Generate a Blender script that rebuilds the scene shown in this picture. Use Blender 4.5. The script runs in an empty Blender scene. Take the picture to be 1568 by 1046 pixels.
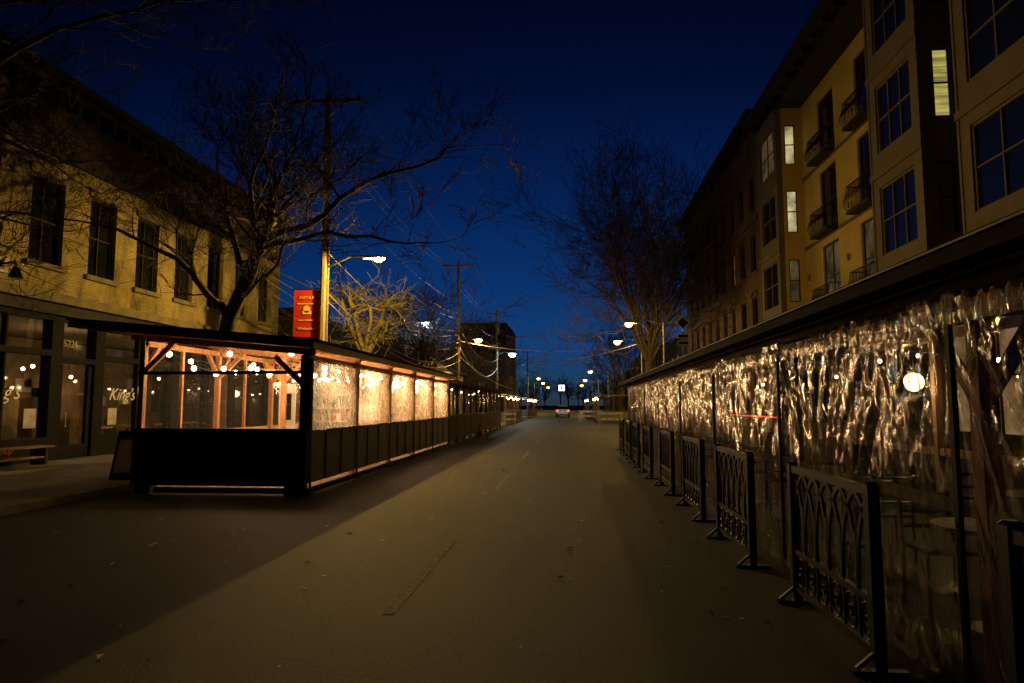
import bpy, math, random
from mathutils import Vector, noise, Matrix
R=random.Random(7)
scene=bpy.context.scene
# ------------------------------------------------------------------ materials
def new_mat(name):
    m=bpy.data.materials.new(name); m.use_nodes=True
    nt=m.node_tree; nt.nodes.clear()
    o=nt.nodes.new('ShaderNodeOutputMaterial')
    return m,nt,o
def pos(nt,scale=(1,1,1)):
    g=nt.nodes.new('ShaderNodeNewGeometry'); mp=nt.nodes.new('ShaderNodeMapping')
    mp.inputs['Scale'].default_value=scale
    nt.links.new(g.outputs['Position'],mp.inputs['Vector']); return mp.outputs[0]
def nz(nt,vec,scale,detail=4,rough=.6):
    n=nt.nodes.new('ShaderNodeTexNoise'); n.inputs['Scale'].default_value=scale
    n.inputs['Detail'].default_value=detail; n.inputs['Roughness'].default_value=rough
    nt.links.new(vec,n.inputs['Vector']); return n.outputs['Fac']
def ramp(nt,fac,stops):
    r=nt.nodes.new('ShaderNodeValToRGB'); e=r.color_ramp.elements
    while len(e)<len(stops): e.new(.5)
    for i,(p,c) in enumerate(stops):
        e[i].position=p; e[i].color=(c[0],c[1],c[2],1)
    nt.links.new(fac,r.inputs[0]); return r.outputs[0]
def pm(name,col,rough=.7,metal=0,var=.35,vs=2.5,bump=.3,bs=30,stretch=(1,1,1),spec=.5):
    m,nt,o=new_mat(name); b=nt.nodes.new('ShaderNodeBsdfPrincipled')
    v=pos(nt,stretch); f=nz(nt,v,vs)
    lo=[c*(1-var) for c in col]; hi=[min(1,c*(1+var)) for c in col]
    nt.links.new(ramp(nt,f,[(.3,lo),(.7,hi)]),b.inputs['Base Color'])
    b.inputs['Roughness'].default_value=rough; b.inputs['Metallic'].default_value=metal
    b.inputs['Specular IOR Level'].default_value=spec
    if bump>0:
        bn=nt.nodes.new('ShaderNodeBump'); bn.inputs['Strength'].default_value=bump; bn.inputs['Distance'].default_value=.02
        nt.links.new(nz(nt,v,bs),bn.inputs['Height']); nt.links.new(bn.outputs[0],b.inputs['Normal'])
    nt.links.new(b.outputs[0],o.inputs[0]); return m
def brick(name,c1,c2,mort,stain=.4):
    m,nt,o=new_mat(name); b=nt.nodes.new('ShaderNodeBsdfPrincipled')
    g=nt.nodes.new('ShaderNodeNewGeometry'); s=nt.nodes.new('ShaderNodeSeparateXYZ'); c=nt.nodes.new('ShaderNodeCombineXYZ')
    nt.links.new(g.outputs['Position'],s.inputs[0])
    ad=nt.nodes.new('ShaderNodeMath'); ad.operation='ADD'
    nt.links.new(s.outputs[0],ad.inputs[0]); nt.links.new(s.outputs[1],ad.inputs[1])
    nt.links.new(ad.outputs[0],c.inputs[0]); nt.links.new(s.outputs[2],c.inputs[1])
    t=nt.nodes.new('ShaderNodeTexBrick'); t.inputs['Scale'].default_value=1
    t.inputs['Brick Width'].default_value=.22; t.inputs['Row Height'].default_value=.075; t.inputs['Mortar Size'].default_value=.008
    t.inputs['Color1'].default_value=(*c1,1); t.inputs['Color2'].default_value=(*c2,1); t.inputs['Mortar'].default_value=(*mort,1)
    nt.links.new(c.outputs[0],t.inputs['Vector'])
    mx=nt.nodes.new('ShaderNodeMixRGB'); mx.blend_type='MULTIPLY'; mx.inputs[0].default_value=1
    nt.links.new(t.outputs[0],mx.inputs[1])
    nt.links.new(ramp(nt,nz(nt,pos(nt,(1,1,.5)),.9,6,.7),[(.38,(1-stain,)*3),(.58,(1,1,1))]),mx.inputs[2])
    nt.links.new(mx.outputs[0],b.inputs['Base Color']); b.inputs['Roughness'].default_value=.9
    bn=nt.nodes.new('ShaderNodeBump'); bn.inputs['Strength'].default_value=.5; bn.inputs['Distance'].default_value=.01; bn.invert=True
    nt.links.new(t.outputs['Fac'],bn.inputs['Height']); nt.links.new(bn.outputs[0],b.inputs['Normal'])
    nt.links.new(b.outputs[0],o.inputs[0]); return m
def emis(name,col,st,sample=False,vary=None,see=False):
    m,nt,o=new_mat(name); e=nt.nodes.new('ShaderNodeEmission')
    e.inputs[0].default_value=(*col,1); e.inputs[1].default_value=st
    if vary:
        nt.links.new(ramp(nt,nz(nt,pos(nt,vary),1.0,3),[(.35,[c*.25 for c in col]),(.65,col)]),e.inputs[0])
    if see:
        t=nt.nodes.new('ShaderNodeBsdfTransparent'); a=nt.nodes.new('ShaderNodeAddShader')
        nt.links.new(e.outputs[0],a.inputs[0]); nt.links.new(t.outputs[0],a.inputs[1]); nt.links.new(a.outputs[0],o.inputs[0])
    else: nt.links.new(e.outputs[0],o.inputs[0])
    if not sample: m.cycles.emission_sampling='NONE'
    return m
def schlick(nt,f0,f1=.9,normal=None):
    lw=nt.nodes.new('ShaderNodeLayerWeight'); lw.inputs[0].default_value=.5
    if normal: nt.links.new(normal,lw.inputs['Normal'])
    p=nt.nodes.new('ShaderNodeMath'); p.operation='POWER'; p.inputs[1].default_value=4.0; nt.links.new(lw.outputs['Facing'],p.inputs[0])
    m=nt.nodes.new('ShaderNodeMath'); m.operation='MULTIPLY_ADD'; m.inputs[1].default_value=f1-f0; m.inputs[2].default_value=f0; m.use_clamp=True
    nt.links.new(p.outputs[0],m.inputs[0]); return m.outputs[0]
def film(name,tr,tl,f0,tint=(.9,.9,.9),rough=.1,bs=6,bstr=.5,stretch=(1,1,1),drops=False,f1=.9):
    m,nt,o=new_mat(name)
    T=nt.nodes.new('ShaderNodeBsdfTransparent'); T.inputs[0].default_value=(*tint,1)
    L=nt.nodes.new('ShaderNodeBsdfTranslucent'); L.inputs[0].default_value=(.8,.8,.78,1)
    G=nt.nodes.new('ShaderNodeBsdfGlossy'); G.inputs['Roughness'].default_value=rough; G.inputs[0].default_value=(.95,.95,.95,1)
    m1=nt.nodes.new('ShaderNodeMixShader'); m1.inputs[0].default_value=tl/(tl+tr)
    nt.links.new(T.outputs[0],m1.inputs[1]); nt.links.new(L.outputs[0],m1.inputs[2])
    v=pos(nt,stretch); bn=nt.nodes.new('ShaderNodeBump'); bn.inputs['Strength'].default_value=bstr; bn.inputs['Distance'].default_value=.03
    nt.links.new(nz(nt,v,bs,3),bn.inputs['Height'])
    nt.links.new(bn.outputs[0],G.inputs['Normal'])
    if drops:
        r=ramp(nt,nz(nt,pos(nt,(1,1,.45)),16,3),[(.38,(tl*.6,)*3),(.66,(min(1,tl*1.7),)*3)])
        nt.links.new(r,m1.inputs[0])
    m2=nt.nodes.new('ShaderNodeMixShader')
    nt.links.new(schlick(nt,f0,f1),m2.inputs[0])
    nt.links.new(m1.outputs[0],m2.inputs[1]); nt.links.new(G.outputs[0],m2.inputs[2])
    nt.links.new(m2.outputs[0],o.inputs[0]); return m
def asphalt():
    m,nt,o=new_mat('asphalt'); b=nt.nodes.new('ShaderNodeBsdfPrincipled')
    v=pos(nt)
    big=nz(nt,pos(nt,(1,.25,1)),.6,5,.65); fine=nz(nt,v,55,3,.85)
    c1=ramp(nt,big,[(.3,(.027,.025,.02)),(.7,(.055,.05,.04))])
    c2=ramp(nt,fine,[(.35,(.35,.35,.35)),(.6,(1,1,1)),(.7,(3.4,3.3,3))])
    mx=nt.nodes.new('ShaderNodeMixRGB'); mx.blend_type='MULTIPLY'; mx.inputs[0].default_value=1
    nt.links.new(c1,mx.inputs[1]); nt.links.new(c2,mx.inputs[2])
    vo=nt.nodes.new('ShaderNodeTexVoronoi'); vo.feature='DISTANCE_TO_EDGE'; vo.inputs['Scale'].default_value=.35
    wv=nt.nodes.new('ShaderNodeVectorMath'); wv.operation='ADD'
    nn=nt.nodes.new('ShaderNodeTexNoise'); nn.inputs['Scale'].default_value=1.5; nt.links.new(v,nn.inputs['Vector'])
    nt.links.new(v,wv.inputs[0]); nt.links.new(nn.outputs['Color'],wv.inputs[1]); nt.links.new(wv.outputs[0],vo.inputs['Vector'])
    cr=ramp(nt,vo.outputs['Distance'],[(0,(.45,.45,.45)),(.008,(1,1,1))])
    m2=nt.nodes.new('ShaderNodeMixRGB'); m2.blend_type='MULTIPLY'; m2.inputs[0].default_value=.8
    nt.links.new(mx.outputs[0],m2.inputs[1]); nt.links.new(cr,m2.inputs[2])
    nt.links.new(m2.outputs[0],b.inputs['Base Color'])
    b.inputs['Roughness'].default_value=.68; b.inputs['Specular IOR Level'].default_value=.3
    bn=nt.nodes.new('ShaderNodeBump'); bn.inputs['Strength'].default_value=1; bn.inputs['Distance'].default_value=.018
    nt.links.new(nz(nt,v,60,3,.85),bn.inputs['Height']); nt.links.new(bn.outputs[0],b.inputs['Normal'])
    nt.links.new(b.outputs[0],o.inputs[0]); return m
def worn_paint():
    m,nt,o=new_mat('worn_paint'); b=nt.nodes.new('ShaderNodeBsdfPrincipled')
    nt.links.new(ramp(nt,nz(nt,pos(nt),14,6,.8),[(.45,(.038,.035,.03)),(.62,(.2,.18,.14))]),b.inputs['Base Color'])
    b.inputs['Roughness'].default_value=.8; nt.links.new(b.outputs[0],o.inputs[0]); return m
def glassm(name,tint=(.85,.88,.88)):
    m,nt,o=new_mat(name); T=nt.nodes.new('ShaderNodeBsdfTransparent'); T.inputs[0].default_value=(*tint,1)
    G=nt.nodes.new('ShaderNodeBsdfGlossy'); G.inputs['Roughness'].default_value=.03
    x=nt.nodes.new('ShaderNodeMixShader'); nt.links.new(schlick(nt,.05),x.inputs[0])
    nt.links.new(T.outputs[0],x.inputs[1]); nt.links.new(G.outputs[0],x.inputs[2]); nt.links.new(x.outputs[0],o.inputs[0]); return m
def fabric(name,col):
    m,nt,o=new_mat(name); d=nt.nodes.new('ShaderNodeBsdfDiffuse'); t=nt.nodes.new('ShaderNodeBsdfTranslucent')
    c=ramp(nt,nz(nt,pos(nt),2,3),[(.3,[a*.75 for a in col]),(.7,col)])
    nt.links.new(c,d.inputs[0]); nt.links.new(c,t.inputs[0])
    x=nt.nodes.new('ShaderNodeMixShader'); x.inputs[0].default_value=.3
    nt.links.new(d.outputs[0],x.inputs[1]); nt.links.new(t.outputs[0],x.inputs[2]); nt.links.new(x.outputs[0],o.inputs[0]); return m

M={}
M['asphalt']=asphalt(); M['paint']=worn_paint()
M['ground']=pm('dark_ground',(.05,.045,.04),.9)
M['concrete']=pm('sidewalk_concrete',(.13,.12,.1),.85,vs=1.5,bump=.3,bs=20)
M['stucco']=brick('painted_brick',(.5,.4,.17),(.4,.32,.14),(.27,.22,.11),.68)
M['brickdark']=brick('dark_brick',(.07,.04,.025),(.05,.03,.02),(.05,.04,.03),.4)
M['brickred']=brick('red_brick',(.13,.06,.04),(.10,.05,.03),(.09,.07,.05),.4)
M['yellow']=pm('yellow_stucco',(.6,.44,.12),.85,var=.12,vs=.8,bump=.2)
M['taupe']=pm('taupe_siding',(.15,.12,.075),.8,var=.15,vs=1,bump=.25,bs=8)
M['trim']=pm('dark_trim',(.03,.026,.022),.7,spec=.25)
M['stone']=pm('stone_trim',(.2,.17,.1),.85)
M['black']=pm('black_paint',(.008,.008,.008),.75,bump=.1,spec=.15)
M['iron']=pm('iron_black',(.015,.015,.017),.35,.2,bump=.15,bs=60)
M['wood']=pm('cedar_wood',(.45,.21,.08),.65,stretch=(3,3,.6),vs=4,bump=.25)
M['woodold']=pm('weathered_wood',(.16,.1,.06),.8,stretch=(3,3,.6),vs=4)
M['wooddark']=pm('dark_stained_wood',(.07,.035,.025),.8,stretch=(3,3,.6),vs=4)
M['ply']=pm('plywood',(.5,.34,.16),.75,vs=1.5)
M['purple']=pm('maroon_paint',(.28,.02,.1),.5)
M['greytarp']=pm('grey_panel',(.13,.13,.115),.6,vs=2,bump=.5,bs=5)
M['roofm']=pm('metal_roof',(.014,.012,.01),.8,.0,bump=.2,bs=5,spec=.05)
M['gutterglint']=pm('tan_gutter_glint',(.2,.13,.07),.6,0)  # tan eave trim, kept pale to paint in a lamp glint
M['pole']=pm('pole_wood',(.3,.22,.11),.85,stretch=(6,6,.5),vs=3)
M['bark']=pm('bark',(.085,.06,.04),.9,vs=8,bump=.8,bs=25)
M['barkpale']=pm('pale_bark',(.36,.31,.12),.9,vs=6,bump=.8,bs=20)
M['wire']=pm('wire',(.06,.055,.05),.5,bump=0)
M['cable']=pm('pale_cable',(.5,.42,.28),.5,bump=0)
M['white']=pm('white_paint',(.75,.75,.73),.5,var=.1)
M['dirtywhite']=pm('dirty_white_paint',(.4,.39,.36),.6,var=.3,vs=5)
M['red']=fabric('red_fabric',(.85,.06,.02))
M['redp']=pm('red_paint',(.55,.05,.03),.5)
M['cream']=pm('cream_print',(.8,.5,.12),.7,var=.1)
M['orange']=pm('orange_plastic',(.75,.15,.03),.5)
M['palestripe']=pm('pale_stripe',(.3,.2,.13),.5)
M['carwhite']=pm('car_paint',(.6,.6,.62),.25,.2,var=.03,bump=0)
M['rubber']=pm('rubber',(.02,.02,.02),.8)
M['metal']=pm('steel',(.3,.3,.3),.4,.7)
M['leaf']=pm('dry_leaf',(.6,.45,.2),.7,var=.4,vs=9)
M['gdark']=pm('dark_glass',(.01,.012,.016),.06,0,var=.1,bump=.03,bs=1.5,spec=1.0)
M['glass']=glassm('clear_glass')
M['film']=film('clear_vinyl',.955,.045,.2,(.84,.82,.8),.09,7,.3,(1,2.2,.6),f1=.95)
M['filmlit']=film('fogged_vinyl',.66,.34,.1,(.92,.9,.86),.12,9,.4,(1,1,1),drops=True,f1=.6)
M['filmfront']=film('front_vinyl',.975,.02,.05,(.95,.95,.93),.05,3,.2)
M['bulb']=emis('warm_bulb',(1,.66,.3),50)
M['lantern']=emis('lantern_glass',(1,.62,.22),5,see=True)
M['sodium']=emis('sodium_lens',(1,.48,.08),8,see=True)
M['coolw']=emis('white_lens',(.7,.92,1),10,see=True)
M['lit']=emis('lit_room',(.85,.74,.18),.6,vary=(.6,.6,9))
M['litw']=emis('lit_room_white',(.98,.82,.4),.65,vary=(1,1,1.6))
M['litdim']=emis('dim_room',(.9,.6,.25),.1,vary=(1.2,1.2,1))
M['litwarm']=emis('warm_room',(1,.6,.25),.3,vary=(1.5,1.5,1.2))
M['redstreak']=emis('red_streak',(1,.05,.03),2.5)  # glow for the added strip imitating red light streaks
M['tail']=emis('tail_light',(1,.05,.03),6)
M['signlit']=emis('lit_sign',(.9,.95,1),2.2)
M['room']=pm('room_wall',(.3,.22,.14),.9)

# ------------------------------------------------------------------ builder
class B:
    def __init__(s): s.v=[]; s.f=[]; s.m=[]; s.mats=[]
    def mi(s,k):
        if k not in s.mats: s.mats.append(k)
        return s.mats.index(k)
    def add(s,vs,fs,k):
        o=len(s.v); i=s.mi(k); s.v+= [tuple(v) for v in vs]
        for f in fs: s.f.append(tuple(a+o for a in f)); s.m.append(i)
    def box(s,x0,x1,y0,y1,z0,z1,k):
        if x0>x1:x0,x1=x1,x0
        if y0>y1:y0,y1=y1,y0
        vs=[(x0,y0,z0),(x1,y0,z0),(x1,y1,z0),(x0,y1,z0),(x0,y0,z1),(x1,y0,z1),(x1,y1,z1),(x0,y1,z1)]
        s.add(vs,[(0,3,2,1),(4,5,6,7),(0,1,5,4),(1,2,6,5),(2,3,7,6),(3,0,4,7)],k)
    def quad(s,a,b,c,d,k): s.add([a,b,c,d],[(0,1,2,3)],k)
    def beam(s,p,q,w,h,k):
        p=Vector(p);q=Vector(q);d=(q-p).normalized()
        u=Vector((0,0,1)) if abs(d.z)<.95 else Vector((0,1,0))
        a=d.cross(u).normalized()*w/2; b=a.cross(d).normalized()*h/2
        vs=[p-a-b,p+a-b,p+a+b,p-a+b,q-a-b,q+a-b,q+a+b,q-a+b]
        s.add(vs,[(0,3,2,1),(4,5,6,7),(0,1,5,4),(1,2,6,5),(2,3,7,6),(3,0,4,7)],k)
    def tube(s,pts,rad,n,k,cap=True):
        pts=[Vector(p) for p in pts]
        if not hasattr(rad,'__len__'): rad=[rad]*len(pts)
        vs=[];fs=[]
        for i,p in enumerate(pts):
            d=(pts[min(i+1,len(pts)-1)]-pts[max(i-1,0)]).normalized()
            u=Vector((0,0,1)) if abs(d.z)<.9 else Vector((0,1,0))
            a=d.cross(u).normalized(); b=a.cross(d)
            for j in range(n):
                t=2*math.pi*j/n; vs.append(p+(a*math.cos(t)+b*math.sin(t))*rad[i])
        for i in range(len(pts)-1):
            for j in range(n):
                fs.append((i*n+j,i*n+(j+1)%n,(i+1)*n+(j+1)%n,(i+1)*n+j))
        if cap and n>2:
            fs.append(tuple(range(n))[::-1]); fs.append(tuple((len(pts)-1)*n+j for j in range(n)))
        s.add(vs,fs,k)
    def cyl(s,c,r,z0,z1,n,k): s.tube([(c[0],c[1],z0),(c[0],c[1],z1)],r,n,k)
    def sphere(s,c,r,k,n=8,m=5):
        vs=[];fs=[]
        for i in range(m+1):
            ph=math.pi*i/m
            for j in range(n):
                t=2*math.pi*j/n; vs.append((c[0]+r*math.sin(ph)*math.cos(t),c[1]+r*math.sin(ph)*math.sin(t),c[2]+r*math.cos(ph)))
        for i in range(m):
            for j in range(n): fs.append((i*n+j,(i+1)*n+j,(i+1)*n+(j+1)%n,i*n+(j+1)%n))
        s.add(vs,fs,k)
    def wall(s,ax,c,th,a0,a1,z0,z1,ops,k):
        As=sorted({a0,a1,*[min(max(o[0],a0),a1) for o in ops],*[min(max(o[1],a0),a1) for o in ops]})
        for i in range(len(As)-1):
            p,q=As[i],As[i+1]; mid=(p+q)/2
            holes=sorted([(o[2],o[3]) for o in ops if o[0]<mid<o[1]]); z=z0
            segs=[]
            for h in holes:
                if h[0]>z: segs.append((z,h[0]))
                z=h[1]
            if z<z1: segs.append((z,z1))
            for (u,w) in segs:
                if ax=='x': s.box(c,c+th,p,q,u,w,k)
                else: s.box(p,q,c,c+th,u,w,k)
class Obj:
    def __init__(s,name,smooth=False): s.name=name; s.parts={}; s.smooth=smooth; s.extra=[]
    def p(s,n):
        if n not in s.parts: s.parts[n]=B()
        return s.parts[n]
    def done(s):
        ps={k:b for k,b in s.parts.items() if b.v}
        xs=[v for b in ps.values() for v in b.v]
        lo=[min(v[i] for v in xs) for i in range(3)]; hi=[max(v[i] for v in xs) for i in range(3)]
        loc=Vector(((lo[0]+hi[0])/2,(lo[1]+hi[1])/2,lo[2]))
        def mk(nm,b,sm):
            me=bpy.data.meshes.new(nm); me.from_pydata([(v[0]-loc.x,v[1]-loc.y,v[2]-loc.z) for v in b.v],[],b.f)
            for k in b.mats: me.materials.append(M[k])
            me.polygons.foreach_set('material_index',b.m)
            if sm: me.polygons.foreach_set('use_smooth',[True]*len(b.f))
            me.update(); ob=bpy.data.objects.new(nm,me); scene.collection.objects.link(ob); return ob
        if len(ps)==1 and not s.extra:
            ob=mk(s.name,list(ps.values())[0],s.smooth); ob.location=loc; return ob
        e=bpy.data.objects.new(s.name,None); scene.collection.objects.link(e); e.location=loc
        for k,b in ps.items():
            ob=mk(k,b,s.smooth or 'vinyl' in k or 'string' in k or 'lens' in k); ob.parent=e
        for x in s.extra:
            x.location=Vector(x.location)-loc; x.parent=e
        return e
def light(name,loc,power,col,r=.1):
    l=bpy.data.lights.new(name,'POINT'); l.energy=power; l.color=col; l.shadow_soft_size=r
    o=bpy.data.objects.new(name,l); o.location=loc; scene.collection.objects.link(o); return o
def text(name,body,loc,size,rot,k,shear=0,ext=.004):
    c=bpy.data.curves.new(name,'FONT'); c.body=body; c.size=size; c.extrude=ext; c.shear=shear; c.align_x='CENTER'
    c.materials.append(M[k]); o=bpy.data.objects.new(name,c); o.location=loc; o.rotation_euler=rot; scene.collection.objects.link(o); return o
def window(o,ax,c,d,a0,a1,z0,z1,nx,nzz,fk='trim',gk='gdark',dep=.14,fw=.06):
    g=o.p('window_glass'); f=o.p('window_frames'); q=c+d*dep
    def bx(b,p0,p1,u,w,t0,t1,k):
        if ax=='x': b.box(t0,t1,p0,p1,u,w,k)
        else: b.box(p0,p1,t0,t1,u,w,k)
    bx(g,a0,a1,z0,z1,q,q+d*.02,gk)
    t0,t1=q-d*.06,q-d*.003
    bx(f,a0,a1,z0,z0+fw,t0,t1,fk); bx(f,a0,a1,z1-fw,z1,t0,t1,fk)
    bx(f,a0,a0+fw,z0+fw,z1-fw,t0,t1,fk); bx(f,a1-fw,a1,z0+fw,z1-fw,t0,t1,fk)
    for i in range(1,nx):
        a=a0+(a1-a0)*i/nx; bx(f,a-.025,a+.025,z0+fw,z1-fw,t0+d*.008,t1,fk)
    for i in range(1,nzz):
        z=z0+(z1-z0)*i/nzz; bx(f,a0+fw,a1-fw,z-.025,z+.025,t0+d*.016,t1,fk)

# ------------------------------------------------------------------ camera / world
cam=bpy.data.cameras.new('camera'); cam.lens=24; cam.sensor_width=36; cam.clip_end=3000; cam.clip_start=.05
co=bpy.data.objects.new('camera',cam); co.location=(0,0,1.6); co.rotation_euler=(math.radians(95.3),0,math.radians(4.8))
scene.collection.objects.link(co); scene.camera=co
w=bpy.data.worlds.new('World'); scene.world=w; w.use_nodes=True; nt=w.node_tree
bg=nt.nodes['Background']
tc=nt.nodes.new('ShaderNodeTexCoord'); sp=nt.nodes.new('ShaderNodeSeparateXYZ'); nt.links.new(tc.outputs['Generated'],sp.inputs[0])
rc=ramp(nt,sp.outputs[2],[(0,(.022,.035,.05)),(.03,(.013,.048,.1)),(.08,(.006,.049,.175)),(.17,(.003,.032,.145)),(.3,(.0014,.0145,.084)),(.43,(.001,.0055,.036)),(.55,(.0008,.003,.02)),(1,(.0004,.001,.007))])
dt=nt.nodes.new('ShaderNodeVectorMath'); dt.operation='DOT_PRODUCT'; dt.inputs[1].default_value=(0,1,0); nt.links.new(tc.outputs['Generated'],dt.inputs[0])
az=ramp(nt,dt.outputs['Value'],[(0,(.15,.15,.15)),(.7,(.3,.3,.3)),(.85,(.65,.65,.65)),(.96,(1,1,1))])
mx=nt.nodes.new('ShaderNodeMixRGB'); mx.blend_type='MULTIPLY'; mx.inputs[0].default_value=1
nt.links.new(rc,mx.inputs[1]); nt.links.new(az,mx.inputs[2]); nt.links.new(mx.outputs[0],bg.inputs[0]); bg.inputs[1].default_value=1
scene.view_settings.view_transform='Standard'; scene.view_settings.look='None'; scene.view_settings.exposure=0
SOD=(1,.6,.12); WARM=(1,.6,.27); COOL=(.75,.92,1)

# ------------------------------------------------------------------ ground
o=Obj('ground'); o.p('g').quad((-900,-200,-.01),(900,-200,-.01),(900,1500,-.01),(-900,1500,-.01),'ground'); o.done()
o=Obj('road'); b=o.p('asphalt'); b.box(-8.2,5.6,-30,400,-.3,0,'asphalt'); o.done()
o=Obj('road_markings'); b=o.p('m')
y=5.3
while y<120:
    b.quad((-1.45,y,.004),(-1.35,y,.004),(-1.35,y+2.9,.004),(-1.45,y+2.9,.004),'paint'); y+=7.6
o.done()
for (a,c) in ((-13.9,-8.2),(5.6,12.3)):
    o=Obj('sidewalk'); b=o.p('s')
    if a<0: b.box(a,c-.17,-30,400,-.3,.13,'concrete'); b.box(c-.165,c,-30,400,-.3,.125,'stone')
    else: b.box(a+.17,c,-30,400,-.3,.13,'concrete'); b.box(a,a+.165,-30,400,-.3,.125,'stone')
    o.done()
o=Obj('fallen_leaves'); b=o.p('l')
for i in range(360):
    x=R.uniform(-8,1.8); y=R.uniform(2.5,30)
    if x<-4.6 and y>11.8: continue
    s=R.uniform(.012,.045); t=R.uniform(0,6.28); c=math.cos(t)*s; d=math.sin(t)*s; h=R.uniform(.004,.03)
    b.add([(x+c,y+d,.006),(x-d*.6,y+c*.6,h),(x-c,y-d,.008),(x+d*.6,y-c*.6,h*.6+.004)],[(0,1,2,3)],'leaf')
o.done()

# ------------------------------------------------------------------ trees
def grow(b,p,d,L,r,lvl,mx,k,nch,rmin=.008,up=.06,wob=.28,rg=None):
    rg=rg or R
    n=5 if lvl<2 else 3
    pts=[p.copy()]; ds=[]
    for i in range(n):
        d=(d+Vector((rg.uniform(-1,1),rg.uniform(-1,1),rg.uniform(-1,1)+up*2))*wob).normalized()
        p=p+d*L/n; pts.append(p.copy()); ds.append(d.copy())
    rr=[max(rmin,r*(1-.6*i/n)) for i in range(n+1)]
    b.tube(pts,rr,6 if lvl<1 else (4 if lvl<2 else 3),k,cap=False)
    if lvl<mx:
        for c in range(nch):
            i=rg.randint(1,n-1) if c else n-1
            a=ds[i]; q=Vector((rg.uniform(-1,1),rg.uniform(-1,1),rg.uniform(-.7,1))).normalized()
            nd=(a*rg.uniform(.6,1.2)+q*.85).normalized()
            grow(b,pts[i+1] if c==0 else pts[i],nd,L*rg.uniform(.5,.75),rr[i]*.62,lvl+1,mx,k,nch,rmin,up,wob,rg)
def limb(b,pts,r0,r1,k,sub=6,L=2.2,mx=4,nch=4,rmin=.007,up=.08):
    pts=[Vector(p) for p in pts]; P=[pts[0]]
    for i in range(len(pts)-1):
        for t in (.33,.67,1):
            q=pts[i].lerp(pts[i+1],t); 
            if t<1 or i<len(pts)-2: q=q+Vector((R.uniform(-1,1),R.uniform(-1,1),R.uniform(-1,1)))*.16*min(1,r0*8)
            P.append(q)
    n=len(P)-1; rr=[r0+(r1-r0)*i/n for i in range(n+1)]
    b.tube(P,rr,8,k,cap=False)
    for s in range(sub):
        i=int(1+(n-1)*(s+.5)/sub); a=(P[i]-P[i-1]).normalized()
        q=Vector((R.uniform(-1,1),R.uniform(-1,1),R.uniform(-.4,1))).normalized()
        grow(b,P[i],(a*.7+q).normalized(),L*R.uniform(.7,1.2),rr[i]*.45,1,mx,k,nch,rmin,up)
    grow(b,P[-1],(P[-1]-P[-2]).normalized(),L,r1*.9,1,mx,k,nch,rmin,up)
o=Obj('bare_tree',True); b=o.p('t')
b.tube([(-9.85,18.4,.1),(-9.8,18.4,.6),(-9.8,18.4,2.5),(-9.5,18.3,4),(-8.95,18.2,5.2),(-8.5,18,6.1)],[.33,.26,.23,.22,.2,.17],10,'bark',False)
limb(b,[(-9.5,18.3,4),(-10.2,18,5.0),(-11.2,17.4,5.9),(-12.3,16.5,6.3)],.12,.03,'bark')
limb(b,[(-8.5,18,6.1),(-8.3,18.5,8),(-8.0,19,9.6)],.12,.04,'bark',8,2.0)
limb(b,[(-8.5,18,6.1),(-6.8,18.3,7.0),(-5.2,18.5,8.1),(-3.8,18.6,8.6),(-3.2,18.6,8.9)],.1,.02,'bark',8,1.5)
limb(b,[(-8.6,18,5.9),(-6.5,17.5,6.2),(-4.6,17.3,5.9),(-3.6,17.2,5.8)],.07,.015,'bark',7,1.2)
limb(b,[(-9,18.2,5.1),(-9.8,18.6,7),(-10.2,18.6,8.6)],.11,.04,'bark',7,2.0)
limb(b,[(-8.6,18,6),(-8.2,16.8,7.4),(-7.4,16,8.6)],.09,.03,'bark',6,1.6)
limb(b,[(-8.6,18,6),(-9.0,20,7.5),(-7.6,21.5,9)],.09,.03,'bark',7,1.9)
limb(b,[(-9.3,18.3,4.6),(-8,17.4,5),(-7,16.6,5.9)],.07,.02,'bark',5,1.3)
limb(b,[(-8.8,18.2,5.5),(-8.7,19,7),(-9.1,20,8.8)],.09,.03,'bark',7,1.8)
limb(b,[(-8.7,18.1,5.8),(-8.2,18.3,7.2),(-7.2,18.8,8.8)],.08,.03,'bark',7,1.7)
o.done()
o=Obj('bare_tree',True); b=o.p('t')
b.tube([(-10.6,8,.1),(-10.5,8,3),(-10.2,8.3,5)],[.3,.25,.22],10,'bark',False)
limb(b,[(-10.2,8.3,5),(-9.6,9.8,7),(-8.4,11,8.6),(-7.2,12,9.4)],.08,.02,'bark',8,1.9,rmin=.005)
limb(b,[(-10.2,8.3,5),(-10.6,10,6.2),(-11,12.2,6.8),(-11.2,14.2,6.7)],.08,.02,'bark',8,1.7,rmin=.005)
limb(b,[(-10.2,8.3,5),(-10.8,10,8),(-10,12,9.6)],.1,.02,'bark',8,2.3,rmin=.005)
limb(b,[(-10.3,8.3,4.6),(-10.6,10.4,5),(-10.8,12.6,5.2)],.06,.02,'bark',6,1.5,rmin=.005)
o.done()
o=Obj('bare_tree',True); b=o.p('t')   # lit pollarded tree
b.tube([(-8.9,29,.1),(-8.9,29,2),(-8.8,29,4.2)],[.24,.19,.2],10,'barkpale',False)
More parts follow.
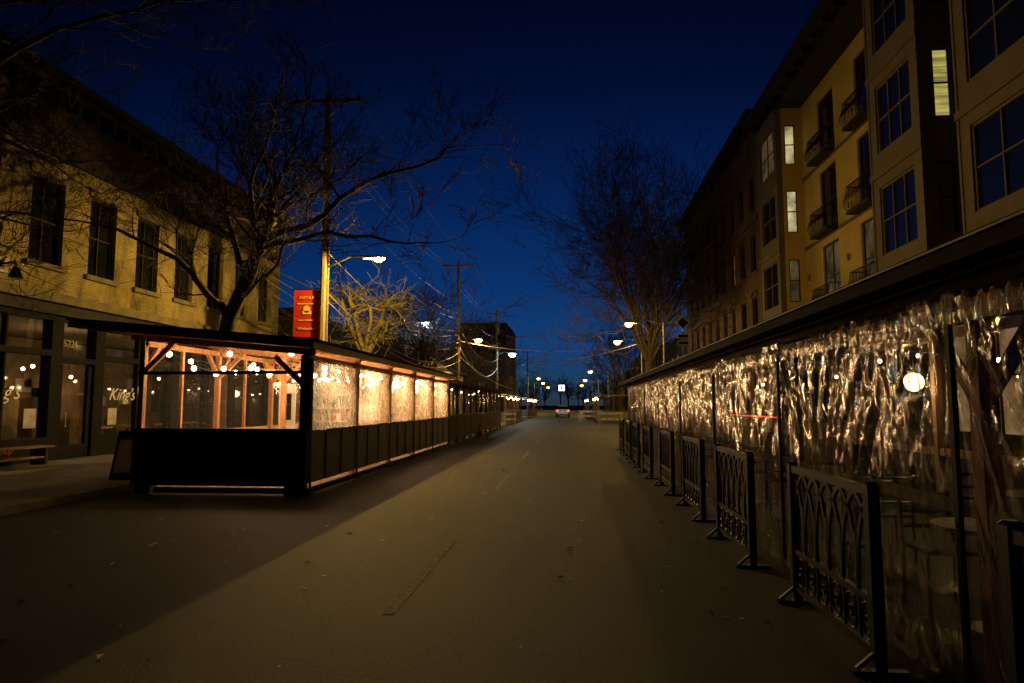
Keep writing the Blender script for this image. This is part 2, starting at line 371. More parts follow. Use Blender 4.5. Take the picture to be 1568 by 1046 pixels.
for a in range(8):
    t=a*.8+.3; c,s=math.cos(t),math.sin(t); h=R.uniform(.6,1.2)
    e=Vector((-8.8+c*1.05*h,29+s*1.1,5.6+R.uniform(-.5,.6)))
    md=Vector((-8.8+c*.45,29+s*.5,4.5+R.uniform(-.2,.2)))
    b.tube([(-8.8,29,3.7),md,md.lerp(e,.6)+Vector((.08,0,-.06)),e],[.11,.09,.07,.09],7,'barkpale',False)
    for q in range(9):
        grow(b,e,Vector((R.uniform(-1,1)+c*.5,R.uniform(-1,1),R.uniform(-.3,1))).normalized(),R.uniform(.7,1.2),.034,1,3,'barkpale',3,.011,.0,.45)
    for q in range(3):
        grow(b,md,Vector((R.uniform(-1,1)+c*.5,R.uniform(-1,1),R.uniform(-.3,1))).normalized(),.8,.025,1,3,'barkpale',3,.011,.0,.45)
o.done()
def big_tree(x,y,H,seed,rmin=.014,n=9,mx=4,spread=.5,k='bark'):
    rg=random.Random(seed); o=Obj('bare_tree',True); b=o.p('t'); h=H*.24
    b.tube([(x,y,.1),(x+.05,y,h*.5),(x,y,h)],[H*.015,H*.013,H*.012],9,k,False)
    for i in range(n):
        t=i*2.4+rg.random(); sp_=spread*rg.uniform(.3,1.25); d=Vector((math.cos(t)*sp_,math.sin(t)*sp_,1)).normalized()
        grow(b,Vector((x,y,h*rg.uniform(.75,1))),d,H*rg.uniform(.34,.44),H*.0068,0,mx,k,5 if n>10 else 4,rmin,.1,.17,rg)
    o.done()
big_tree(6.0,52,22,3,.014,12,4,.45)
big_tree(7.2,84,15,5,.025,7,3)
big_tree(7.2,108,15,15,.03,7,3)
big_tree(-9.7,44,10.5,8,.014,9,4,.65)
big_tree(-10,66,10,12,.02,7,3,.6)
big_tree(-10,96,12,14,.028,7,3,.6)
o=Obj('distant_trees'); b=o.p('t')
for i in range(60):
    x=R.uniform(-60,60); y=R.uniform(190,300)
    if -9<x<7 and y<235: continue
    H=R.uniform(8,15); p=Vector((x,y,0))
    b.tube([(x,y,0),(x,y,H*.4)],.25,5,'bark',False)
    for j in range(5):
        grow(b,Vector((x,y,H*.3)),Vector((R.uniform(-.6,.6),R.uniform(-.6,.6),1)).normalized(),H*.4,.14,1,3,'bark',4,.06,.1,.3)
o.done()

# ------------------------------------------------------------------ left brick shop building
o=Obj('brick_shop_building'); W=o.p('walls'); F=-13.7
ops=[]
y=7.4
wins=[]
while y<30:
    wins.append((y,y+1.15,5.3,7.6)); y+=2.15
ops+=wins
W.wall('x',F-.35,.35,2,31,4.55,8.3,ops,'stucco')
W.box(F-.35,F,2,31,8.3,10.2,'brickdark')
W.box(F-11,F-.352,2,2.3,0,10.2,'brickdark'); W.box(F-11,F-.352,30.7,31,0,10.2,'brickdark'); W.box(F-11.3,F-11,2,31,0,10.2,'brickdark')
T=o.p('cornice')
T.box(F-.36,F+.35,1.8,31.2,10.2,10.45,'trim'); T.box(F+.002,F+.18,1.9,31.1,9.95,10.198,'trim'); T.box(F+.002,F+.12,2,31,8.2,8.35,'trim')
y=2.4
while y<31: T.box(F+.002,F+.28,y,y+.14,9.6,9.948,'trim'); y+=.7
T.box(F-.05,F+.22,1.9,31.1,4.3,4.548,'stone'); T.box(F-.05,F+.1,1.95,31.05,4.0,4.298,'trim')
o.p('roof').box(F-11,F-.36,2.3,30.7,10.0,10.1,'roofm')
for wn in wins:
    window(o,'x',F,-1,wn[0],wn[1],wn[2],wn[3],2,2,'trim','gdark',.2)
    T.box(F+.002,F+.1,wn[0]-.12,wn[1]+.12,wn[2]-.14,wn[2]-.002,'stone')
    T.box(F+.002,F+.05,wn[0]-.1,wn[1]+.1,wn[3]+.002,wn[3]+.22,'stone')
S=o.p('storefront')
sf=[(7,12.4,.75,3.6),(12.9,17.0,.75,2.9),(12.9,17.0,3.05,3.85),(17.4,18.7,.13,2.75),(17.4,18.7,2.9,3.85),(19.1,22.6,.75,2.9),(19.1,22.6,3.05,3.85),(23.2,26.6,.75,3.6),(27.1,30.2,.75,3.6)]
S.wall('x',F-.3,.3,2,31,0,3.998,sf,'black')
for s in sf:
    g=o.p('shop_glass'); g.box(F-.2,F-.185,s[0],s[1],s[2],s[3],'glass')
    n=max(1,int((s[1]-s[0])/1.3))
    for i in range(1,n):
        a=s[0]+(s[1]-s[0])*i/n; S.box(F-.25,F-.1,a-.03,a+.03,s[2],s[3],'black')
S.box(F-.16,F-.08,17.42,17.55,.15,2.7,'black');S.box(F-.16,F-.08,18.55,18.68,.15,2.7,'black');S.box(F-.16,F-.08,17.55,18.55,.15,.5,'black');S.tube([(F-.04,17.7,1),(F-.04,17.7,1.4)],.015,6,'metal')
S.box(F-6,F-5.9,2.3,30.7,.1,4,'room'); S.box(F-6,F-.31,2.3,30.7,.0,.14,'woodold'); S.box(F-6,F-.31,2.3,30.7,4.05,4.1,'room')
for y in (13.6,15.4,20,21.6,24,25.6,28):
    S.box(F-3.4,F-2.9,y,y+1.0,.14,R.uniform(1,2.0),'woodold'); S.box(F-1.6,F-.9,y+.2,y+.9,.85,.92,'ply'); S.box(F-1.28,F-1.2,y+.5,y+.58,.14,.85,'metal')
for i in range(26):
    y=R.uniform(13.2,30); z=R.uniform(1.3,2.6); S.box(F-5.88,F-5.82,y,y+R.uniform(.3,.9),z,z+R.uniform(.25,.6),R.choice(['white','ply','black','redp']))
bl=o.p('shop_bulbs')
for (x,y,z) in ((F-1.2,13.9,2.6),(F-2,16.4,2.75),(F-1.6,18.3,2.7),(F-2.5,21,2.5),(F-2,25,2.6),(F-3,19.6,2.7)):
    bl.sphere((x,y,z),.05,'bulb'); bl.tube([(x,y,z+.04),(x,y,4.04)],.006,4,'wire')
for i,(y,e) in enumerate(((15.5,16),(20.8,44),(27,40))): o.extra.append(light('shop_light',(F-2.6,y,2.9),e,(1,.64,.3),.15))
rx=(math.radians(90),0,math.radians(90))
o.extra.append(text('window_lettering',"King's",(F-.17,15.6,1.75),.52,rx,'white',.45))
o.extra.append(text('window_lettering',"King's",(F-.17,20.2,1.75),.52,rx,'white',.45))
o.extra.append(text('window_lettering',"Barber Shop",(F+.01,15.3,.4),.24,rx,'redp',.25))
o.extra.append(text('window_lettering',"Coffee Bar",(F+.01,20.6,.4),.24,rx,'redp',.25))
o.extra.append(text('house_number',"5221",(F-.17,17.9,3.2),.28,rx,'dirtywhite'))
for (y,a,c) in ((14.2,1.2,1.7),(16.4,1.0,1.5),(19.6,1.0,1.5)): o.p('window_posters').box(F-.18,F-.17,y,y+.4,a,c,'dirtywhite')
E=o.p('wall_lantern'); E.tube([(F,15.2,5.0),(F+.35,15.2,5.05),(F+.4,15.2,4.9)],.03,6,'iron'); E.tube([(F+.4,15.2,4.92),(F+.4,15.2,4.65)],[.06,.17],8,'iron'); E.box(F,F+.06,15.05,15.35,4.8,5.2,'iron')
o.done()

def block(name,x0,x1,y0,y1,h,wk,face,rows,cols,litp=.1,seed=1):
    rg=random.Random(seed); o=Obj(name); W=o.p('walls'); ops=[]
    fx=x1 if face>0 else x0
    L=y1-y0
    for r in range(rows):
        z0=1.0 if r==0 else 1.0+r*(h-.8)/rows
        for c in range(cols):
            a=y0+L*(c+.25)/cols; bb=y0+L*(c+.75)/cols
            ops.append((a,bb,z0,z0+(h-.8)/rows*.55))
    if face>0: W.wall('x',x1-.3,.3,y0,y1,0,h,ops,wk); W.box(x0,x1-.302,y0,y1,0,h-.1,wk)
    else: W.wall('x',x0,.3,y0,y1,0,h,ops,wk); W.box(x0+.302,x1,y0,y1,0,h-.1,wk)
    for q in ops: window(o,'x',fx,-face,q[0],q[1],q[2],q[3],2,2,'trim','litwarm' if rg.random()<litp else 'gdark',.15)
    nops=max(2,int((x1-x0)/3)) 
    for r in range(1,rows):
        for c in range(nops):
            a=x0+(x1-x0)*(c+.3)/nops; z0=1.0+r*(h-.8)/rows
            W.box(a,a+1.1,y0-.03,y0-.002,z0,z0+1.5,'gdark')
    T=o.p('cornice'); T.box(x0-.2,x1+.2,y0-.2,y1+.2,h,h+.25,'trim'); 
    for i in range(3):
        cx=rg.uniform(x0+1,x1-1); cy=rg.uniform(y0+1,y1-1); T.box(cx-.5,cx+.5,cy-.5,cy+.5,h+.25,h+.25+rg.uniform(.5,1.6),'brickdark')
    o.done()
block('corner_shop_building',-26,-13.8,33,47,6.2,'brickdark',1,2,5,.5,2)
block('row_shop_building',-26,-14,62,90,7.5,'brickdark',1,2,7,.3,3)
block('row_shop_building',-28,-14,92,130,9,'brickred',1,3,9,.2,4)
block('office_building',-25,-14,150,175,19.5,'brickdark',1,5,7,.05,6)
block('row_shop_building',12.5,26,66,95,9,'brickdark',-1,2,7,.2,7)
block('row_shop_building',12.5,26,97,140,10,'brickdark',-1,3,9,.15,8)
block('row_shop_building',11.5,24,145,190,8,'brickdark',-1,2,9,.15,9)
o=Obj('gabled_shop_house'); b=o.p('walls'); gx0,gx1,gy0,gy1=-13,-9.4,54,60
b.wall('y',gy0,.25,gx0,gx1,0,4.2,[(gx0+.4,gx0+1.4,2.4,3.5),(gx1-1.4,gx1-.4,2.4,3.5)],'yellow'); b.box(gx0,gx1,gy0+.252,gy1,0,4.2,'yellow')
cx=(gx0+gx1)/2
b.add([(gx0,gy0,4.2),(gx1,gy0,4.2),(cx,gy0,5.7)],[(0,1,2)],'yellow')
for a in (gx0+.4,gx1-1.4): window(o,'y',gy0,1,a,a+1.0,2.4,3.5,2,2,'white','litwarm')
r=o.p('roof'); r.beam((gx0-.3,(gy0+gy1)/2,4.1),(cx,(gy0+gy1)/2,5.8),gy1-gy0+.8,.14,'roofm'); r.beam((gx1+.3,(gy0+gy1)/2,4.1),(cx,(gy0+gy1)/2,5.8),gy1-gy0+.8,.14,'roofm')
r.box(gx0-.2,gx1+.2,gy0-.35,gy0-.002,4.05,4.22,'white')
o.p('porch_light').sphere((cx,gy0-.5,3.9),.08,'bulb'); o.extra.append(light('porch_glow',(cx,gy0-.9,3.7),60,SOD,.1))
o.done()

# ------------------------------------------------------------------ right apartment building
o=Obj('apartment_building'); W=o.p('walls'); X=10.8; XR=12.1
floors=[(6.7,9.1),(10.3,12.7),(13.9,16.2)]
bays=[(9.0,13.2),(14.6,19.3),(21.2,24.7),(35.4,39.0)]
recs=[(-5,9.0),(13.2,14.6),(19.3,21.2),(24.7,35.4)]
bal=[]
for i,(a,c) in enumerate(recs):
    ops=[]
    if i==3:
        for yc in (27.9,32.2):
            for f in floors: ops.append((yc-1.0,yc+1.0,f[0]-.7,f[1])); bal.append((yc,f[0]-.7))
    if i==0:
        for yc in (0,5):
            for f in floors: ops.append((yc-.8,yc+.8,f[0],f[1]))
    W.wall('x',XR,.3,a,c,5.2,17.3,ops,'yellow' if i==3 else 'taupe')
    for j,q in enumerate(ops): window(o,'x',XR,1,*q,2,2,'trim','litdim' if (i==3 and j in (0,3)) else 'gdark',.15)
    for z in (5.9,9.5,13.1): W.box(XR-.05,XR-.003,a+.01,c-.01,z-.08,z+.08,'taupe')
for bi,(a,c) in enumerate(bays):
    wy0,wy1=a+.55,c-.55
    ops=[(wy0,wy1,f[0],f[1]) for f in floors]
    W.wall('x',X,.25,a,c,5.2,17.0,ops,'taupe')
    for q in ops: window(o,'x',X,1,*q,3 if bi<3 else 2,2,'taupe','gdark' if not(bi==3 and q[2]>13) else 'litdim',.12,.07)
    so=[(X+.42,X+.95,f[0]+.1,f[1]-.1) for f in floors]
    W.wall('y',a,.2,X+.252,XR-.002,5.2,17.0,so,'taupe' if bi<3 else 'yellow')
    for fi,q in enumerate(so):
        lit = (bi==2 and fi==1) or (bi==3 and fi in (1,2))
        window(o,'y',a,1,*q,1,2,'trim',('lit' if bi==2 else 'litw') if lit else ('litdim' if bi==3 else 'gdark'),.1,.05)
    W.box(X+.252,XR-.002,c-.2,c,5.2,17.0,'taupe')
    for z in (5.35,9.45,13.05,16.75): W.box(X-.06,X-.003,a-.03,c+.03,z,z+.22,'trim' if z<6 else 'taupe')
    W.box(X-.03,X+.0,a,a+.1,5.6,16.7,'taupe'); W.box(X-.03,X+.0,c-.1,c,5.6,16.7,'taupe')
    W.box(X,XR,a,c,5.0,5.195,'trim')
r=o.p('roof'); r.box(10.2,25,-5.4,39.4,17.3,17.6,'trim'); r.box(10.1,10.2,-5.4,39.4,17.35,17.75,'trim')
W.box(X,XR+.3,-5,39,17.0,17.28,'trim')
y=-5
while y<39: r.box(10.35,10.8,y,y+.12,17.05,17.298,'trim'); y+=1.2
W.box(24.7,25,-5,39,0,17.3,'brickdark'); W.box(XR,24.7,-5.3,-5,0,17.3,'taupe'); W.box(XR+.31,24.7,38.7,39,0,17.3,'taupe')
G=o.p('ground_floor'); gops=[]
y=-3
while y<37: gops.append((y,y+3.1,.8,3.9)); y+=4.1
G.wall('x',X+.1,.3,-5,39,0,4.4,gops,'brickred'); G.box(X-.1,XR,-5,39,4.4,4.99,'stone')
for i,q in enumerate(gops): window(o,'x',X+.1,1,*q,3,2,'trim','litwarm' if i in (5,) else 'gdark',.15)
D=o.p('balconies')
for yc,z in bal:
    D.box(XR-.55,XR-.003,yc-1.05,yc+1.05,z-.12,z-.02,'trim')
    rail=[(XR,yc-1.0),(XR-.5,yc-1.0),(XR-.5,yc+1.0),(XR,yc+1.0)]
    for zz in (z+.02,z+1.05): D.tube([(p[0],p[1],zz) for p in rail],.03,5,'iron')
    def bar(px,py,nx,ny):
        D.tube([(px,py,z),(px+nx*.13,py+ny*.13,z+.18),(px+nx*.16,py+ny*.16,z+.42),(px+nx*.04,py+ny*.04,z+.75),(px,py,z+1.05)],.016,4,'iron')
    for i in range(15): bar(XR-.5,yc-1.0+2.0*i/14,-1,0)
    for i in range(1,4):
        bar(XR-.5*i/4,yc-1.0,0,-1); bar(XR-.5*i/4,yc+1.0,0,1)
for y in (25.2,30.1,34.9): D.box(XR-.12,XR-.01,y,y+.1,7.8,8.1,'metal')
for y in (25.0,): o.p('downpipe').cyl((XR-.07,y),.05,5.2,17.2,6,'trim')
o.done()
o=Obj('brick_apartment_building'); W=o.p('walls'); X=10.9; ops=[]
rows=[(1.2,3.6,0),(5.6,7.9,1),(9.4,11.6,0),(13.0,15.2,1)]
y=40.2
cols=[]
while y<63: cols.append(y); y+=2.55
for c in cols:
    for r_ in rows: ops.append((c,c+1.2,r_[0],r_[1]))
W.wall('x',X,.35,39.45,64,0,18.3,ops,'brickred')
W.box(X+.352,26,39.45,64,0,18.2,'brickred')
for i,q in enumerate(ops):
    window(o,'x',X,1,*q,1,2,'trim','litdim' if R.random()<.1 else 'gdark',.22)
    W.box(X-.06,X-.003,q[0]-.1,q[1]+.1,q[2]-.15,q[2]-.003,'brickred')
    ar=[(X-.02,(q[0]+q[1])/2+.68*math.cos(t),q[3]+.05+.32*math.sin(t)) for t in [math.pi*k/8 for k in range(9)]]
    o.p('arches').tube(ar,.06,5,'brickred')
T=o.p('cornice'); T.box(X-.6,26.2,39.3,64.3,18.3,18.75,'trim'); T.box(X-.3,X-.003,39.4,64.1,17.8,18.298,'trim'); T.box(X-.12,X-.004,39.46,64,12.3,12.55,'brickred'); T.box(X-.14,X-.004,39.46,64,4.5,4.9,'stone')
y=39.8
while y<64: T.box(X-.5,X-.303,y,y+.18,17.7,18.298,'trim'); y+=.8
o.done()

# ------------------------------------------------------------------ poles, wires, lamps
def cobra(o,base,head,power,col,lens,side,drop=.12,rr=.17):
    a=o.p('lamp_arm'); h=Vector(head); bse=Vector(base)
    a.tube([bse,bse.lerp(h,.5)+Vector((0,0,.28)),h+Vector((-side*.3,0,.12))],.035,6,'metal')
    hd=o.p('lamp_head')
    x,y,z=head
    sec=[(-.55,.06,.02),(-.3,.15,.05),(0,.18,.07),(.13,.17,.06),(.2,.1,.02)]
    vs=[];fs=[]
    for (u,hw,hh) in sec:
        for t in range(7):
            g=math.pi*t/6; vs.append((x+side*u,y+hw*math.cos(g),z+.04+ hh*1.6*math.sin(g)))
    for i in range(len(sec)-1):
        for t in range(6): fs.append((i*7+t,i*7+t+1,(i+1)*7+t+1,(i+1)*7+t))
    hd.add(vs,fs,'metal')
    ln=o.p('lamp_lens'); vs=[];fs=[]
    for i in range(6):
        ph=math.pi/2*i/5
        for j in range(12):
            t=2*math.pi*j/12; vs.append((x+rr*math.cos(t)*math.cos(ph),y+rr*math.sin(t)*math.cos(ph),z+.035-drop*math.sin(ph)))
    for i in range(5):
        for j in range(12): fs.append((i*12+j,i*12+(j+1)%12,(i+1)*12+(j+1)%12,(i+1)*12+j))
    ln.add(vs,fs,lens)
    o.extra.append(light('lamp_light',(x+side*.04,y,z-.03),power,col,.06))
def upole(y,lamp=True,power=1500,col=SOD,lens='sodium',zh=6.6,xh=-6.9,banner=False,arms=1,H=12.8,drop=.2,rr=.22,yo=.2):
    o=Obj('utility_pole'); x=-8.55; b=o.p('pole')
    b.tube([(x,y,.1),(x+.03,y,H*.5),(x,y,H)],[.17,.15,.11],10,'pole')
    for k in range(arms):
        z=H-.45-k*1.0; b.box(x-1.25,x+1.25,y-.17,y-.07,z,z+.13,'pole')
        for u in (-1.15,-.75,.75,1.15): b.cyl((x+u,y-.12),.035,z+.13,z+.3,6,'metal')
        b.beam((x-.7,y-.12,z),(x,y-.12,z-.55),.03,.03,'metal'); b.beam((x+.7,y-.12,z),(x,y-.12,z-.55),.03,.03,'metal')
    b.cyl((x+.22,y-.2),.2,H-2.9,H-2.0,10,'metal') if arms>1 else None
    b.tube([(x+.17,y-.08,.2),(x+.16,y-.08,H*.6)],.03,5,'metal')
    if lamp: cobra(o,(x,y,zh-.1),(xh,y+yo,zh),power,col,lens,1,drop,rr)
    if banner:
        f=o.p('banner'); f.quad((x-1.05,y-.02,3.95),(x-.12,y-.02,3.95),(x-.12,y-.02,5.6),(x-1.05,y-.02,5.6),'red')
        f.tube([(x,y-.02,5.64),(x-1.15,y-.02,5.64)],.02,6,'iron'); f.tube([(x,y-.02,3.9),(x-1.15,y-.02,3.9)],.02,6,'iron')
        for i,(zz,ww,hh) in enumerate(((5.1,.34,.04),(4.75,.16,.12),(4.52,.3,.04))):
            f.box(x-.58-ww,x-.58+ww,y-.036,y-.031,zz,zz+hh,'cream')
        f.tube([(x-.58,y-.036,4.93),(x-.58,y-.03,4.93)],.13,12,'cream')
        o.extra.append(text('banner_text','AVENUE',(x-.58,y-.035,5.28),.16,(math.radians(90),0,0),'cream'))
        o.extra.append(text('banner_text','Welcome',(x-.58,y-.035,4.2),.16,(math.radians(90),0,0),'cream'))
    return o
def sag(a,b,s,n=14):
    a=Vector(a);b=Vector(b); return [a.lerp(b,i/n)-Vector((0,0,4*s*(i/n)*(1-i/n))) for i in range(n+1)]
o=upole(23,True,2000,SOD,'sodium',6.45,-6.35,True,drop=.13,rr=.17,yo=-.9); wr=o.p('wires')
ys=[23,52,80,108,140]
for i in range(len(ys)-1):
    for u,z in ((-1.15,12.5),(-.75,12.5),(1.15,12.5),(0,9.6),(.1,8.6),(.1,8.2)):
        wr.tube(sag((-8.55+u,ys[i],z),(-8.55+u,ys[i+1],z),.7),.011,4,'wire')
for (a,c,s) in (((-13.4,28,7.8),(-8.55,52,7.3),.7),((-13.4,28,7.5),(-8.5,52,7.0),1.1),((-13.4,28.6,7.2),(-8.5,52,6.4),1.4),((-13.5,30,6.6),(-8.6,52,6.0),1.0),((-13.4,26,7.9),(-8.4,23,7.6),.15),((-13.4,30,8),(-8.5,23,8.6),.3),((-8.5,23,5.6),(-8.5,52,5.6),1.5),((-8.4,23,5.2),(-8.4,52,5.0),1.3),((-8.4,52,6.5),(6.3,60,7),.8),((-8.5,52,5.4),(-5,60,3),.4),((-8.5,23,7),(-8.5,52,6.4),.9),((-8.5,23,6.2),(-13.6,33,5.8),.5),((-8.4,52,6),(-8.4,80,6),1.6),((-8.4,52,7.4),(-8.4,80,7.0),1.2),((-8.4,80,7),(6.3,60,7),.9)):
    wr.tube(sag(a,c,s,20),.02,4,'cable')
o.done()
o=upole(52,True,1300,SOD,'sodium',6.6,-7.0,arms=1,drop=.3,rr=.3); o.done()
o=upole(80,True,1300,COOL,'coolw',7.6,-6.7,arms=2,drop=.45,rr=.42); o.done()
upole(108,False).done(); upole(140,True,1200,SOD,'sodium',7,-6.3,drop=.35,rr=.35).done()
def slamp(xp,y,xh,zh,power,col,lens,side,drop=.26,rr=.26):
    o=Obj('street_lamp'); b=o.p('pole'); b.tube([(xp,y,.1),(xp,y,.5),(xp,y,zh+.1)],[.13,.09,.06],8,'metal'); b.box(xp-.18,xp+.18,y-.18,y+.18,.1,.16,'metal')
    cobra(o,(xp,y,zh-.05),(xh,y,zh),power,col,lens,side,drop,rr); o.done()
slamp(6.3,46,4.0,7.0,800,SOD,'sodium',-1)
slamp(6.3,60,4.2,7.1,900,SOD,'sodium',-1,.32,.32)
slamp(-11.2,46,-9.8,7.2,260,COOL,'coolw',1,.22,.22)
slamp(6.3,112,3.4,7,1200,SOD,'sodium',-1,.35,.35)
slamp(6.3,150,3.4,7,1000,SOD,'sodium',-1,.4,.4)
slamp(-8.7,170,-6.5,7,900,SOD,'sodium',1,.4,.4)
slamp(-8.7,210,-6.5,7,900,SOD,'sodium',1,.45,.45)
slamp(6.3,190,3.4,7,800,SOD,'sodium',-1,.45,.45)

# ------------------------------------------------------------------ furniture
def table(x,y,zb=0,k='white'):
    o=Obj('bistro_table',True); b=o.p('t')
    b.cyl((x,y),.36,zb+.72,zb+.75,20,k); b.cyl((x,y),.03,zb+.03,zb+.72,8,'iron'); b.tube([(x,y,zb),(x,y,zb+.04)],[.22,.18],14,'iron'); o.smooth=False; o.done()
def chair(x,y,a,zb=0,k='iron'):
    o=Obj('patio_chair'); b=o.p('c'); c,s=math.cos(a),math.sin(a)
    def T(u,v,z): return (x+c*u-s*v,y+s*u+c*v,zb+z)
    for u in (-.2,.2):
        b.tube([T(u,-.2,0),T(u,-.19,.45)],.014,5,k); b.tube([T(u,.22,0),T(u,.19,.45),T(u,.25,.88)],.014,5,k)
    b.beam(T(0,-.22,.46),T(0,.22,.46),.42,.03,'black')
    for z in (.6,.72,.85): b.tube([T(-.2,.205+(z-.45)*.1,z),T(.2,.205+(z-.45)*.1,z)],.018,5,k)
    o.done()

# ------------------------------------------------------------------ left patio
def wrinkle(b,x,y0,y1,z0,z1,amp,k,ds=.06,dz=.1,seed=0,fy=2.2,post=None,fan=0):
    ny=max(2,int((y1-y0)/ds)); nzz=max(2,int((z1-z0)/dz)); vs=[];fs=[]
    for i in range(ny+1):
        y=y0+(y1-y0)*i/ny
        for j in range(nzz+1):
            z=z0+(z1-z0)*j/nzz; t=(z-z0)/(z1-z0)
            sk=noise.noise(Vector((y*.5+seed,z*.45,3.1)))*1.3
            n1=noise.noise(Vector((y*fy+sk*1.3,z*.35+seed,1.7))); n2=noise.noise(Vector((y*fy*2.7+sk*2.6+z*.8,z*.6,seed+9)))
            n3=noise.noise(Vector((y*fy*3.3-z*2.2,z*1.1+y,seed+19)))
            calm=max(0,min(1,.5+1.6*noise.noise(Vector((y*.8+4,z*.3,seed)))))
            rdg=max(0,1-abs(n1)*5)**1.5; r2=max(0,1-abs(n2)*5)**1.5; r3=max(0,1-abs(n3)*6)**1.5
            d=amp*(rdg*.9*(.3+calm)+r2*.45*calm+r3*.3+noise.noise(Vector((y*.9,z*.5,seed)))*.9)*(.5+.5*abs(2*t-1)**.7)
            if fan:
                for pi,p_ in enumerate(post):
                    dy=y-p_
                    if abs(dy)<2.2:
                        dzz=z1-z+.03; ang=math.atan2(dzz,dy); rr=math.hypot(dy,dzz)
                        f_=max(0,1-abs(math.sin(ang*9+pi*1.7+noise.noise(Vector((y,z,pi)))*1.2))*2.2)
                        d+=fan*f_*math.exp(-((rr-.55)/.5)**2)
            if post:
                e=min(abs(y-p) for p in post); d*=min(1,e/.12)
            vs.append((x+d,y,z))
    m=nzz+1
    for i in range(ny):
        for j in range(nzz): fs.append((i*m+j,(i+1)*m+j,(i+1)*m+j+1,i*m+j+1))
    b.add(vs,fs,k)
def bulbs(b,a,c,s,n,r=.045):
    pts=sag(a,c,s,max(8,n)); b.tube(pts,.006,3,'wire',False)
    for i in range(n):
        q=pts[int((i+.5)*len(pts)/n)]; b.sphere((q.x,q.y,q.z-.06),r,'bulb',7,5)
o=Obj('outdoor_dining_patio'); x0,x1,y0,y1=-8.0,-4.75,12.1,26.6
Wd=o.p('frame'); posts=[12.16,14.9,17.7,20.5,23.4,26.5]
zt=lambda x: 2.55+(x1-x)*.09
for y in posts:
    for x in (x0+.05,x1-.05,):
        Wd.box(x-.05,x+.05,y-.05,y+.05,.1,zt(x),'wood' if y>12.5 or x<-6 else 'woodold')
        sg=1 if x<-6 else -1
        Wd.beam((x,y,zt(x)-.65),(x+sg*.6,y,zt(x)-.06),.07,.09,'wood')
        if y>13: Wd.beam((x,y,zt(x)-.6),(x,y-.55,zt(x)-.05),.07,.07,'wood')
        if y<26: Wd.beam((x,y,zt(x)-.6),(x,y+.55,zt(x)-.05),.07,.07,'wood')
    Wd.beam((x0-.2,y,zt(x0-.2)+.03),(x1+.1,y,zt(x1+.1)+.03),.07,.14,'wood')
for y in (14.9,20.5):
    Wd.box(-6.45,-6.35,y-.05,y+.05,.1,zt(-6.4),'wood')
    for sg in (-1,1): Wd.beam((-6.4,y,2.1),(-6.4+sg*.5,y,2.62),.07,.08,'wood')
Wd.box(x1-.1,x1,y0,y1,2.4,2.52,'wood'); Wd.box(x0,x0+.1,y0,y1,2.7,2.8,'wood')
Wd.box(x0,x1,y0-.02,y0+.04,2.16,2.22,'trim')
rf=o.p('roof'); y=y0-.3
while y<y1+.2:
    rf.beam((x0-1.0,y,zt(x0-1.0)+.13),(x1+.22,y,zt(x1+.22)+.13),.07,.13,'wood'); y+=.42
ym=(y0+y1)/2
rf.beam((x0-1.15,ym,zt(x0-1.15)+.22),(x1+.28,ym,zt(x1+.28)+.22),y1-y0+.9,.045,'roofm')
rf.beam((x0-1.1,y0-.44,zt(x0-1.1)+.13),(x1+.25,y0-.44,zt(x1+.25)+.13),.03,.12,'woodold')
rf.box(x1+.225,x1+.245,y0-.4,y1+.4,zt(x1+.22)+.06,zt(x1+.22)+.19,'wood')
o.p('deck').box(x0,x1,y0+.05,y1,.06,.1,'woodold')
fp=o.p('front_panel'); fp.box(x0-.02,x1-.02,y0-.06,y0-.02,.14,1.12,'black'); fp.box(x0-.05,x1,y0-.08,y0+.02,1.12,1.17,'trim')
for x in (x0+.1,x1-.35): fp.box(x,x+.28,y0-.1,y0+.1,0,.2,'trim')
for x in (x0,x0+1.1,x0+2.2,x1-.1): fp.box(x,x+.06,y0-.085,y0-.062,.16,1.1,'black')
fp.box(x1-.1,x1+.03,y0-.1,y0+.04,0,2.5,'black')
o.p('front_window').quad((x0+.1,y0+.06,1.17),(x1-.1,y0+.06,1.17),(x1-.1,y0+.06,2.5),(x0+.1,y0+.06,2.68),'filmfront')
sd=o.p('side_panels'); vw=o.p('vinyl_windows')
for i in range(5):
    a,c=posts[i],posts[i+1]
    sd.box(x1-.02,x1+.02,a+.07,c-.07,.18,1.08,'greytarp'); sd.box(x1-.03,x1+.04,a-.02,c+.02,1.08,1.14,'woodold')
    sd.box(x1+.021,x1+.05,a+.04,a+.12,.1,1.08,'woodold'); sd.box(x1-.12,x1+.12,a-.12,a+.1,0,.1,'trim')
    for q in (.33,.66): sd.box(x1+.021,x1+.04,a+(c-a)*q-.02,a+(c-a)*q+.02,.2,1.08,'greytarp')
    wrinkle(vw,x1+.02,a+.05,c-.05,1.12,2.45,.045,'filmlit',.04,.08,i*3.3,3)
    sd.box(x1+.03,x1+.07,a-.04,a+.04,1.14,2.45,'woodold')
    sd.box(x0-.02,x0+.02,a+.05,c-.05,.15,1.05,'ply'); 
    if i>1: sd.quad((x0,a+.05,1.05),(x0,c-.05,1.05),(x0,c-.05,2.65),(x0,a+.05,2.65),'filmfront')
    sd.box(x0-.03,x0+.03,(a+c)/2-.03,(a+c)/2+.03,1.05,2.7,'wood')
sd.box(x0,x1,y1,y1+.04,.1,2.5,'ply')
pt=o.p('partition'); yp=17.75
pt.box(-7.75,-7.3,yp,yp+.04,.1,2.15,'white'); pt.box(-7.22,-6.75,yp,yp+.03,.1,1.15,'ply'); pt.box(-5.6,-4.9,yp-.2,yp-.16,.1,1.75,'ply')
for z in (.8,1.15,1.5,1.85): pt.box(-6.7,-5.75,yp-.2,yp+.1,z,z+.03,'white')
